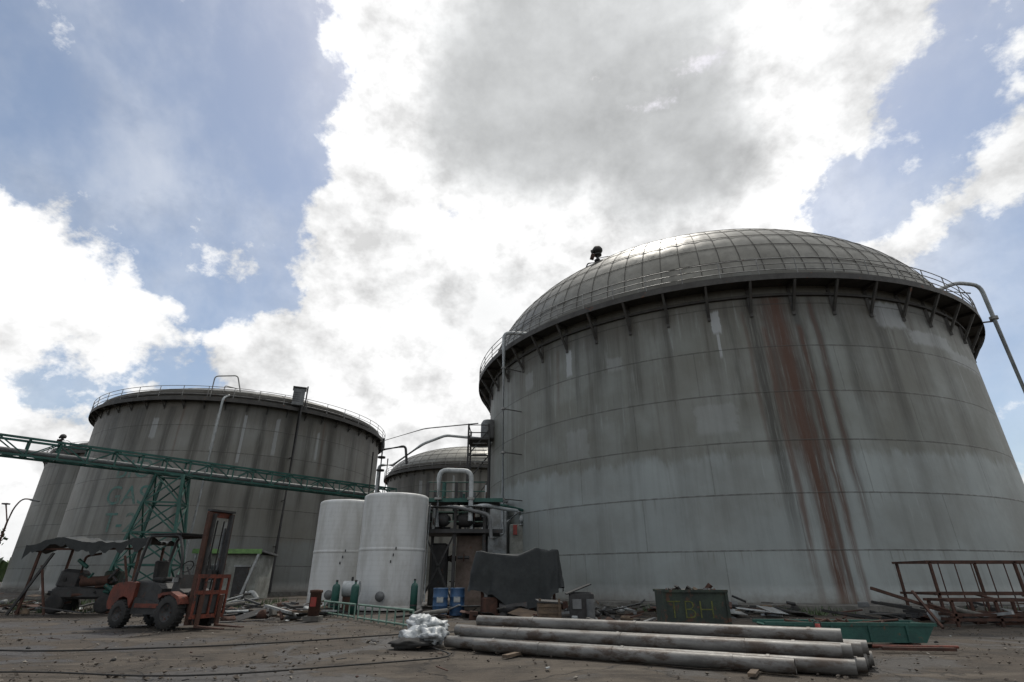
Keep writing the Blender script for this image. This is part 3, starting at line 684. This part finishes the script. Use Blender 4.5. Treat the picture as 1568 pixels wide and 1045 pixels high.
mb.beam((-2.1,-1.1,2.55),(2.1,-1.1,2.6),.08,.08,M_rust); mb.beam((-2.4,-1.2,0),(-1.4,-1.2,2.4),.09,.09,M_dark); mb.beam((-1.0,-1.2,0),(-1.7,-1.2,1.9),.07,.07,M_rust)
mb.beam((2.3,-1.2,0),(1.5,-1.2,2.3),.07,.07,M_rust)
mb.box((-.2,0,.8),(2.4,1.2,.5),M_dark,(0,0,.1),.1); mb.box((-.9,-.1,1.35),(.9,.9,.8),M_dark,(0,.1,.1),.12); mb.tube((-.3,-.5,1.25),(.8,-.5,1.3),.2,M_rust,n=20); mb.box((.75,-.1,1.4),(.6,.8,.6),M_dkgreen,(0,0,.2),.06)
for k in range(22):
    x=random.uniform(-1.5,1.5); z=random.uniform(.5,1.9); mb.tube((x,-.6+random.uniform(-.1,.3),z),(x+random.uniform(-.5,.5),-.6,z+random.uniform(-.4,.4)),random.uniform(.03,.09),random.choice([M_dark,M_rust,M_dark,M_green]),n=8)
for x in(-1.1,.9): 
    for y in(-.6,.6): mb.revolve([(0,-.12),(.25,-.12),(.36,-.1),(.36,.1),(.25,.12),(0,.12)],(x,y,.36),M_black,n=20,rot=Euler((R(90),0,0)))
mb.path([(-.4,-.6,1.6),(-.4,-.6,2.3),(.2,-.6,2.4)],.05,M_rust)
mb.build('tarpaulin_lean_to_shelter',(-18.8,26,0),R(8))
# ------------------------------------------------------------------ site hut
mb=MB()
mb.box((0,0,1.5),(4.2,3,3.0),M_wall); mb.box((-.1,-.2,3.15),(4.9,3.8,.12),M_grey,(R(-3),0,0)); mb.box((-.1,-2.08,3.2),(4.95,.08,.32),M_lime)
mb.box((-1.0,-1.51,1.75),(1.3,.06,1.0),M_glass); 
for s2 in((-1.0,-1.55,2.3,1.5,.1),(-1.0,-1.55,1.2,1.5,.1)): mb.box(s2[:3],(s2[3],.08,s2[4]),M_sheet)
for x in(-1.7,-1.0,-.3): mb.box((x,-1.56,1.75),(.09,.08,1.1),M_sheet)
mb.box((1.0,-1.51,1.1),(1.0,.06,2.1),M_dark); mb.box((1.0,-1.55,2.22),(1.2,.08,.12),M_sheet)
mb.beam((2.2,-2.0,3.1),(1.5,-2.4,0),.16,.16,M_sheet); mb.beam((-2.3,-2.0,3.1),(-2.3,-2.0,0),.12,.12,M_sheet)
mb.path([(2.0,-2.6,.4),(2.5,-2.7,.5),(2.9,-2.8,.08)],.16,M_sheet)
mb.build('site_hut',(-21.0,43.5,0),R(4))
# ------------------------------------------------------------------ pipe stack
m,g,b,tc=newmat('galvanised_pipe'); P=tc.outputs['Object']
n1=g.noise(g.mapping(P,(.6,2,2)),2,6,.7); n2=g.noise(P,16,4,.7); n3=g.noise(g.mapping(P,(.4,1,1),(3,3,3)),3,7,.72)
col=g.mix(g.ss(n1,.4,.65),(.17,.165,.155),(.09,.085,.078)); col=g.mix(g.ss(n3,.47,.6),col,(.06,.043,.032)); col=g.mix(g.m('MULTIPLY',g.ss(n2,.5,.8),.35),col,(.27,.265,.25))
g.put(b.inputs['Base Color'],col); b.inputs['Metallic'].default_value=.2; g.put(b.inputs['Roughness'],g.m('ADD',.36,g.m('MULTIPLY',n2,.3)))
bp=g.new('ShaderNodeBump'); bp.inputs['Strength'].default_value=.4; bp.inputs['Distance'].default_value=.02; g.put(bp.inputs['Height'],n3); g.put(b.inputs['Normal'],bp.outputs[0])
M_galv=m
PL=Vector((-1.55,13.2,0)); PR=Vector((5.45,9.35,0)); pd=(PR-PL); PLn=pd.length; rz=math.atan2(pd.y,pd.x)
mb=MB(); r=.115
for (yo,zo,x0,x1,sk) in((-.05,r,.9,-1.0,-.01),(.2,r,.0,-.15,.0),(.45,r,.1,.0,.02),(.72,r,-.1,-.1,-.02),(.98,r,.5,.05,.03),(1.3,r,.9,.1,.01),(1.62,r,1.6,.15,-.01),(.33,r*2.72,.3,-.3,.01),(.58,r*2.72,.0,-.15,-.01),(.86,r*2.72,.7,.0,.01),(1.14,r*2.72,1.1,.1,.01),(.72,r*4.4,.5,-.25,.0)):
    p0=Vector((x0,yo,zo)); p1=Vector((PLn+x1,yo+sk*4,zo)); mb.tube(p0,p1,r,M_galv,n=24,hollow=True)
    for t in (random.uniform(.1,.25),random.uniform(.45,.55),random.uniform(.75,.95)):
        c=p0.lerp(p1,t); mb.tube(c,c+Vector((.05,0,0)),r+.009,M_galv,n=24)
for t in(.25,.8): mb.box((PLn*t,.6,.03),(.12,2.6,.05),M_wood)
mb.build('steel_pipe_stack',PL,rz)
mb=MB()
for i,(x,y,z,a_,b_,c_) in enumerate(((-2.15,13.6,.2,.36,.3,.2),(-1.75,13.3,.22,.3,.28,.17),(-2.2,14.2,.42,.3,.3,.17),(-1.8,14.0,.38,.28,.3,.14))): mb.blob((x,y,z),(a_,b_,c_),M_bag,i+2,.55,1.7,36,rot=i)
mb.blob((-2.2,13.15,.1),(.5,.25,.1),M_black,9,.4,2,24)
mb.build('plastic_sheeting_bundle')
# ------------------------------------------------------------------ dumpster
mb=MB()
w,dp,h=1.75,1.2,1.0
mb.box((0,-dp/2,h/2+.08),(w,.05,h),M_dkgreen); mb.box((0,dp/2,h/2+.08),(w,.05,h),M_dkgreen); mb.box((-w/2,0,h/2+.08),(.05,dp-.06,h),M_dkgreen); mb.box((w/2,0,h/2+.08),(.05,dp-.06,h),M_dkgreen); mb.box((0,0,.12),(w-.08,dp-.08,.05),M_dkgreen)
for x in(-w/2,w/2): mb.box((x,-dp/2-.03,h/2+.08),(.08,.06,h+.02),M_dkgreen)
mb.box((0,-dp/2-.04,h+.06),(w+.1,.08,.07),M_dkgreen); mb.box((0,dp/2+.04,h+.06),(w+.1,.08,.07),M_dkgreen)
for x in(-.6,.6): mb.box((x,0,.05),(.12,dp,.1),M_rust)
for i in range(14): mb.box((random.uniform(-.7,.7),random.uniform(-.4,.4),h+random.uniform(-.05,.06)),(random.uniform(.1,.5),random.uniform(.1,.3),random.uniform(.03,.12)),random.choice([M_rust,M_dark,M_wood,M_black]),(random.random(),random.random(),random.random()*3))
mb.box((.0,0,.75),(w-.1,dp-.1,.4),M_rust)
db=mb.build('scrap_skip',(5.25,17.2,0),R(-3))
cu=bpy.data.curves.new('marking','FONT'); cu.body='TBH'; cu.size=.68; cu.align_x='CENTER'; cu.extrude=.004; cu.offset=-.015; cu.space_character=1.1
t=bpy.data.objects.new('painted_marking',cu); sc.collection.objects.link(t); t.parent=db; t.location=(-.15,-dp/2-.032,.36); t.rotation_euler=(R(90),0,0); cu.materials.append(M_yel)
# ------------------------------------------------------------------ green trough
mb=MB()
Lg,wd,ht=3.6,.9,.42
for sy in(-1,1):
    mb.prism([(-Lg/2,.42),(Lg/2,.42),(Lg/2-.25,.08),(-Lg/2+.35,.08)],sy*wd/2-.02,sy*wd/2+.02,M_green)
    mb.beam((-Lg/2-.05,sy*wd/2,.44),(Lg/2+.05,sy*wd/2,.44),.08,.07,M_green)
mb.box((0,0,.1),(Lg-.6,wd-.06,.04),M_green)
for x,rr in((-Lg/2+.17,.8),(Lg/2-.12,-.6)): mb.box((x,0,.27),(.04,wd-.05,.42),M_green,(0,-rr,0))
for x in(-1.2,-.4,.4,1.2): mb.box((x,-wd/2-.03,.26),(.06,.05,.32),M_green)
for x in(-1.3,1.3): mb.box((x,0,.04),(.15,wd+.2,.08),M_rust)
for i in range(10): mb.tube((random.uniform(-1.4,1.2),random.uniform(-.3,.3),.3),(random.uniform(-1.4,1.4),random.uniform(-.3,.3),.5),.03,M_rust,n=6)
mb.build('steel_trough',(7.75,14.0,0),R(-6))
mb=MB(); mb.revolve([(0,0),(.13,0),(.15,.05),(.15,.32),(.08,.4),(.05,.42),(.05,.48),(0,.48)],(0,0,0),M_red,n=20); mb.path([(-.07,0,.4),(-.07,0,.54),(.07,0,.54),(.07,0,.4)],.015,M_dark); mb.build('gas_bottle',(6.75,13.1,0))
mb=MB(); mb.box((0,0,.03),(1.4,.1,.06),M_rust); mb.tube((-.8,0.2,.05),(.9,.25,.05),.03,M_orange); mb.build('rusty_steel_bar',(8.5,12.6,0.02),R(-8))
# ------------------------------------------------------------------ rusty frames on the right
mb=MB()
def fr(x0,x1,y0,y1,h):
    for x in(x0,(x0+x1)/2,x1):
        for y in(y0,y1): mb.beam((x,y,0),(x,y,h),.08,.08,M_rust)
    for z in(h,h*.45,.2):
        for y in(y0,y1): mb.beam((x0-.15,y,z),(x1+.15,y,z),.08,.08,M_rust)
        for x in(x0,x1): mb.beam((x,y0,z),(x,y1,z),.08,.08,M_rust)
fr(15.3,21.5,20.8,22.6,1.95); fr(14.0,16.8,18.6,19.6,.75)
for i in range(9): mb.tube((15.6+i*.6,20.8,.2),(15.6+i*.6,20.8,1.9),.02,M_rust,n=6)
mb.beam((11.8,19,1.1),(14.6,19.2,.25),.09,.09,M_rust); mb.beam((13.2,18.2,.0),(13.4,19.4,1.0),.07,.07,M_rust)
mb.build('rusty_steel_frame')
# ------------------------------------------------------------------ misc small objects
def gas(loc,m,h=1.3,r=.14):
    mb=MB(); mb.revolve([(0,0),(r,.01),(r,h*.82),(r*.8,h*.9),(r*.3,h*.94),(r*.3,h),(0,h)],(0,0,0),m,n=20); mb.revolve([(r+.004,h*.25),(r+.004,h*.3)],(0,0,0),M_dark,n=20); mb.box((0,0,h+.03),(.1,.04,.08),M_dark); return mb.build('gas_cylinder',loc)
gas((-7.75,25.5,0),M_green,1.25,.17); gas((-6.75,24.9,0),M_green,1.25,.17); gas((-4.15,24.6,0),M_green,1.3,.15)
mb=MB(); mb.tube((-.35,0,.95),(.35,0,.95),.33,M_white,n=24); mb.box((0,0,.32),(.6,.4,.62),M_rust); mb.tube((0,0,1.2),(0,0,1.45),.05,M_dark); mb.build('small_pressure_vessel',(-7.3,26.3,0))
mb=MB(); mb.revolve([(0,0),(.2,0),(.2,.9),(.23,.92),(.23,1.0),(0,1.02)],(0,0,0),M_rust,n=20); mb.box((0,0,.08),(.55,.55,.16),M_conc); mb.box((0,-.2,.62),(.2,.05,.3),M_red); mb.build('rusty_bollard',(-7.15,21.2,0))
for (x,y) in((-2.9,23.6),(-2.25,23.9)):
    mb=MB(); mb.revolve([(0,.0),(.3,.0),(.31,.03),(.3,.06),(.3,.35),(.32,.37),(.3,.39),(.3,.66),(.32,.68),(.3,.7),(.3,.98),(.31,1.02),(.28,1.0),(0,.98)],(0,0,0),M_blue,n=28); mb.box((.02,-.3,.6),(.26,.02,.2),M_sheet); mb.box((-.15,-.1,1.02),(.07,.07,.05),M_dark); mb.build('blue_drum',(x,y,0.01))
mb=MB(); mb.box((0,0,.35),(.75,.7,.55),M_wood,(0,0,.1),.02)
for z in(.15,.35,.55): mb.box((0,-.37,z),(.8,.03,.1),M_wood,(0,0,.1))
for x in(-.33,.33): mb.box((x,-.36,.38),(.08,.06,.75),M_wood)
mb.box((0,0,.66),(.85,.8,.05),M_dark,(.05,.05,.1)); mb.build('wooden_crate',(1.28,20.3,0))
mb=MB(); mb.box((0,0,.5),(.85,.8,.9),M_dark,(0,0,-.1),.05); mb.box((-.1,0,1.05),(.9,.8,.04),M_dark,(0,-.35,0)); mb.tube((.25,-.45,.05),(.25,-.45,.75),.14,M_grey,n=20); mb.box((-.2,-.42,.6),(.3,.04,.3),M_grey); mb.box((0,0,.06),(1.0,.9,.1),M_rust); mb.build('generator_set',(2.4,20.2,0))
mb=MB(); P0=Vector((-8.3,25.3,0)); P1=Vector((-3.0,17.9,0)); k=(P1-P0)
for (a,b_) in((0,.46),(.5,1)):
    q0=P0+k*a;q1=P0+k*b_
    for z in(.08,.5): mb.tube(q0+Vector((0,0,z)),q1+Vector((0,0,z)),.035,M_pale,n=8)
    for i in range(8): p=q0.lerp(q1,i/7); mb.tube(p+Vector((0,0,.0)),p+Vector((0,0,.5)),.028,M_pale,n=6)
mb.build('green_steel_barrier')
# scrap piles
def scrap(x0,x1,y0,y1,n,name,hmax=.6,pal=None,s=1.0):
    mb=MB(); pal=pal or [M_rust,M_rust,M_dark,M_dark,M_wood,M_grey,M_conc,M_black,M_black,M_sheet]
    for i in range(n):
        x=random.uniform(x0,x1); y=random.uniform(y0,y1); z=random.uniform(.02,hmax)*random.random()+.03; m_=random.choice(pal); t=random.random(); a=random.random()*3.14
        if t<.4: mb.box((x,y,z),(random.uniform(.4,1.8)*s,random.uniform(.06,.2)*s,random.uniform(.03,.09)*s),m_,(random.uniform(-.1,.1),random.uniform(-.2,.2),a))
        elif t<.6: l=random.uniform(.3,1.2)*s; mb.tube((x,y,z),(x+l*math.cos(a),y+l*math.sin(a),z+random.uniform(0,.25)*s),random.uniform(.02,.08)*s,m_,n=8)
        elif t<.75: mb.box((x,y,z),(random.uniform(.4,1.2)*s,random.uniform(.3,.8)*s,.015),m_,(random.uniform(-.25,.25),random.uniform(-.25,.25),a))
        elif t<.9: mb.blob((x,y,z*.5),(random.uniform(.1,.35)*s,random.uniform(.1,.3)*s,random.uniform(.08,.25)*s),m_,i,.5,2,10)
        else: mb.box((x,y,z),(random.uniform(.15,.5)*s,random.uniform(.15,.4)*s,random.uniform(.1,.4)*s),m_,(0,random.uniform(-.3,.3),a),.02)
    mb.build(name)
scrap(-15,-7.5,21,27,120,'scrap_pile',.7)
scrap(-30,-14,24,33,150,'scrap_pile',.9)
scrap(2.6,12.5,23.5,26,110,'scrap_pile',.5)
scrap(12,22,18.5,22,110,'scrap_pile',.7)
scrap(-4,3,21.5,26,60,'scrap_pile',.5)
scrap(2,5,18,21,25,'scrap_pile',.3,s=.7)
scrap(18,28,20,27,60,'scrap_pile',.8)
scrap(-18,16,9,21,110,'scattered_debris',.02,[M_wood,M_rust,M_dark,M_black,M_sheet],s=.16)
mb=MB()
for (x,y,w_,l_,a,t_) in((8.2,23.6,2.2,.9,.1,.18),(10.3,23.2,1.0,.7,.5,.3),(9.6,22.9,1.6,.3,-.2,.1)): mb.box((x,y,.25),(w_,l_,.02),M_sheet,(t_,.1,a))
mb.build('corrugated_sheets')
mb=MB(); mb.path([(-14,14,.03),(-10,12.2,.03),(-6,13.5,.03),(-3,16,.03),(-1,17,.03)],.018,M_black,bend=1.5,n=6); mb.path([(-12,9,.03),(-8,10,.03),(-5,9.2,.03),(-1,11.6,.03),(-1.7,13,.03)],.014,M_black,bend=1.5,n=6); mb.build('rubber_hose')
mb=MB(); mb.tube((0,0,0),(0,0,5.2),.09,M_rust,r1=.06); mb.path([(0,0,5),(.1,0,6.2),(.5,0,6.9),(1.3,0,6.8)],.05,M_rust,bend=.5); mb.box((1.5,0,6.75),(.7,.25,.15),M_grey,(0,.15,0),.04); mb.path([(0,0,5.2),(-.6,0,6.5)],.05,M_rust); mb.box((-.6,0,6.5),(.4,.3,.1),M_dark)
mb.build('street_lamp',(-37.6,41,0))
# ------------------------------------------------------------------ vegetation
def leafmat(name,a,b_):
    m,g,b,tc=newmat(name); n=g.noise(tc.outputs['Object'],1.3,4,.6); g.put(b.inputs['Base Color'],g.mix(g.ss(n,.35,.65),a,b_)); b.inputs['Roughness'].default_value=.6; return m
M_leaf=leafmat('foliage',(.03,.055,.018),(.06,.09,.028)); M_bark=mat('bark',(.09,.07,.05),None,4,.9)
def tree(loc,h,cr,seed):
    rnd=random.Random(seed); mb=MB()
    mb.tube((0,0,0),(.1,0,h*.5),h*.03,M_bark,r1=h*.018)
    ends=[]
    for i in range(9):
        a=rnd.random()*6.28; rr=cr*rnd.uniform(.4,.9); e=(rr*math.cos(a),rr*math.sin(a),h*rnd.uniform(.55,.95)); mb.tube((.1,0,h*rnd.uniform(.3,.5)),e,h*.012,M_bark,r1=.02,n=6); ends.append(e)
    for e in ends:
        for k in range(150):
            p=Vector(e)+Vector((rnd.gauss(0,1),rnd.gauss(0,1),rnd.gauss(0,.7)))*cr*.27; s=rnd.uniform(.12,.26)
            q=Euler((rnd.random()*3,rnd.random()*3,rnd.random()*3)).to_matrix()
            mb.add([p+q@Vector(v)*s for v in((-1,-.5,0),(1,-.5,0),(1,.5,.2),(-1,.5,.2))],[(0,1,2,3)],M_leaf)
    mb.build('broadleaf_tree',loc)
tree((-67,68,0),6.5,2.8,1); tree((-74,74,0),9.0,3.6,2); tree((-60,58,0),3.5,2.0,3)
mb=MB()
for i in range(5200):
    a=random.random()*6.283; rr=random.uniform(190,215); c=Vector((rr*math.sin(a),rr*math.cos(a),0)); hh=5+3.5*noise.fractal(Vector((math.sin(a)*9,math.cos(a)*9,0)),1,2,4)
    p=c+Vector((0,0,random.random()**.7*hh)); s=random.uniform(1.0,2.2); q=Euler((random.random()*3,random.random()*3,random.random()*3)).to_matrix()
    mb.add([p+q@Vector(v)*s for v in((-1,-.6,0),(1,-.6,0),(1,.6,.2),(-1,.6,.2))],[(0,1,2,3)],M_leaf)
mb.build('distant_treeline')
mb=MB()
for i in range(6000):
    if i<4200: x=random.uniform(-36,-13); y=random.uniform(25,38)
    else:
        gm=random.uniform(-40,60); p=onb(gm,random.uniform(19.8,21.3),0); x,y=p[0],p[1]
    if noise.noise(Vector((x*.5,y*.5,0)))<.02: continue
    h=random.uniform(.1,.4); a=random.random()*6.28; w=.03
    mb.add([(x-w*math.cos(a),y-w*math.sin(a),0),(x+w*math.cos(a),y+w*math.sin(a),0),(x+random.uniform(-.15,.15),y+random.uniform(-.15,.15),h)],[(0,1,2)],M_leaf)
mb.build('grass')
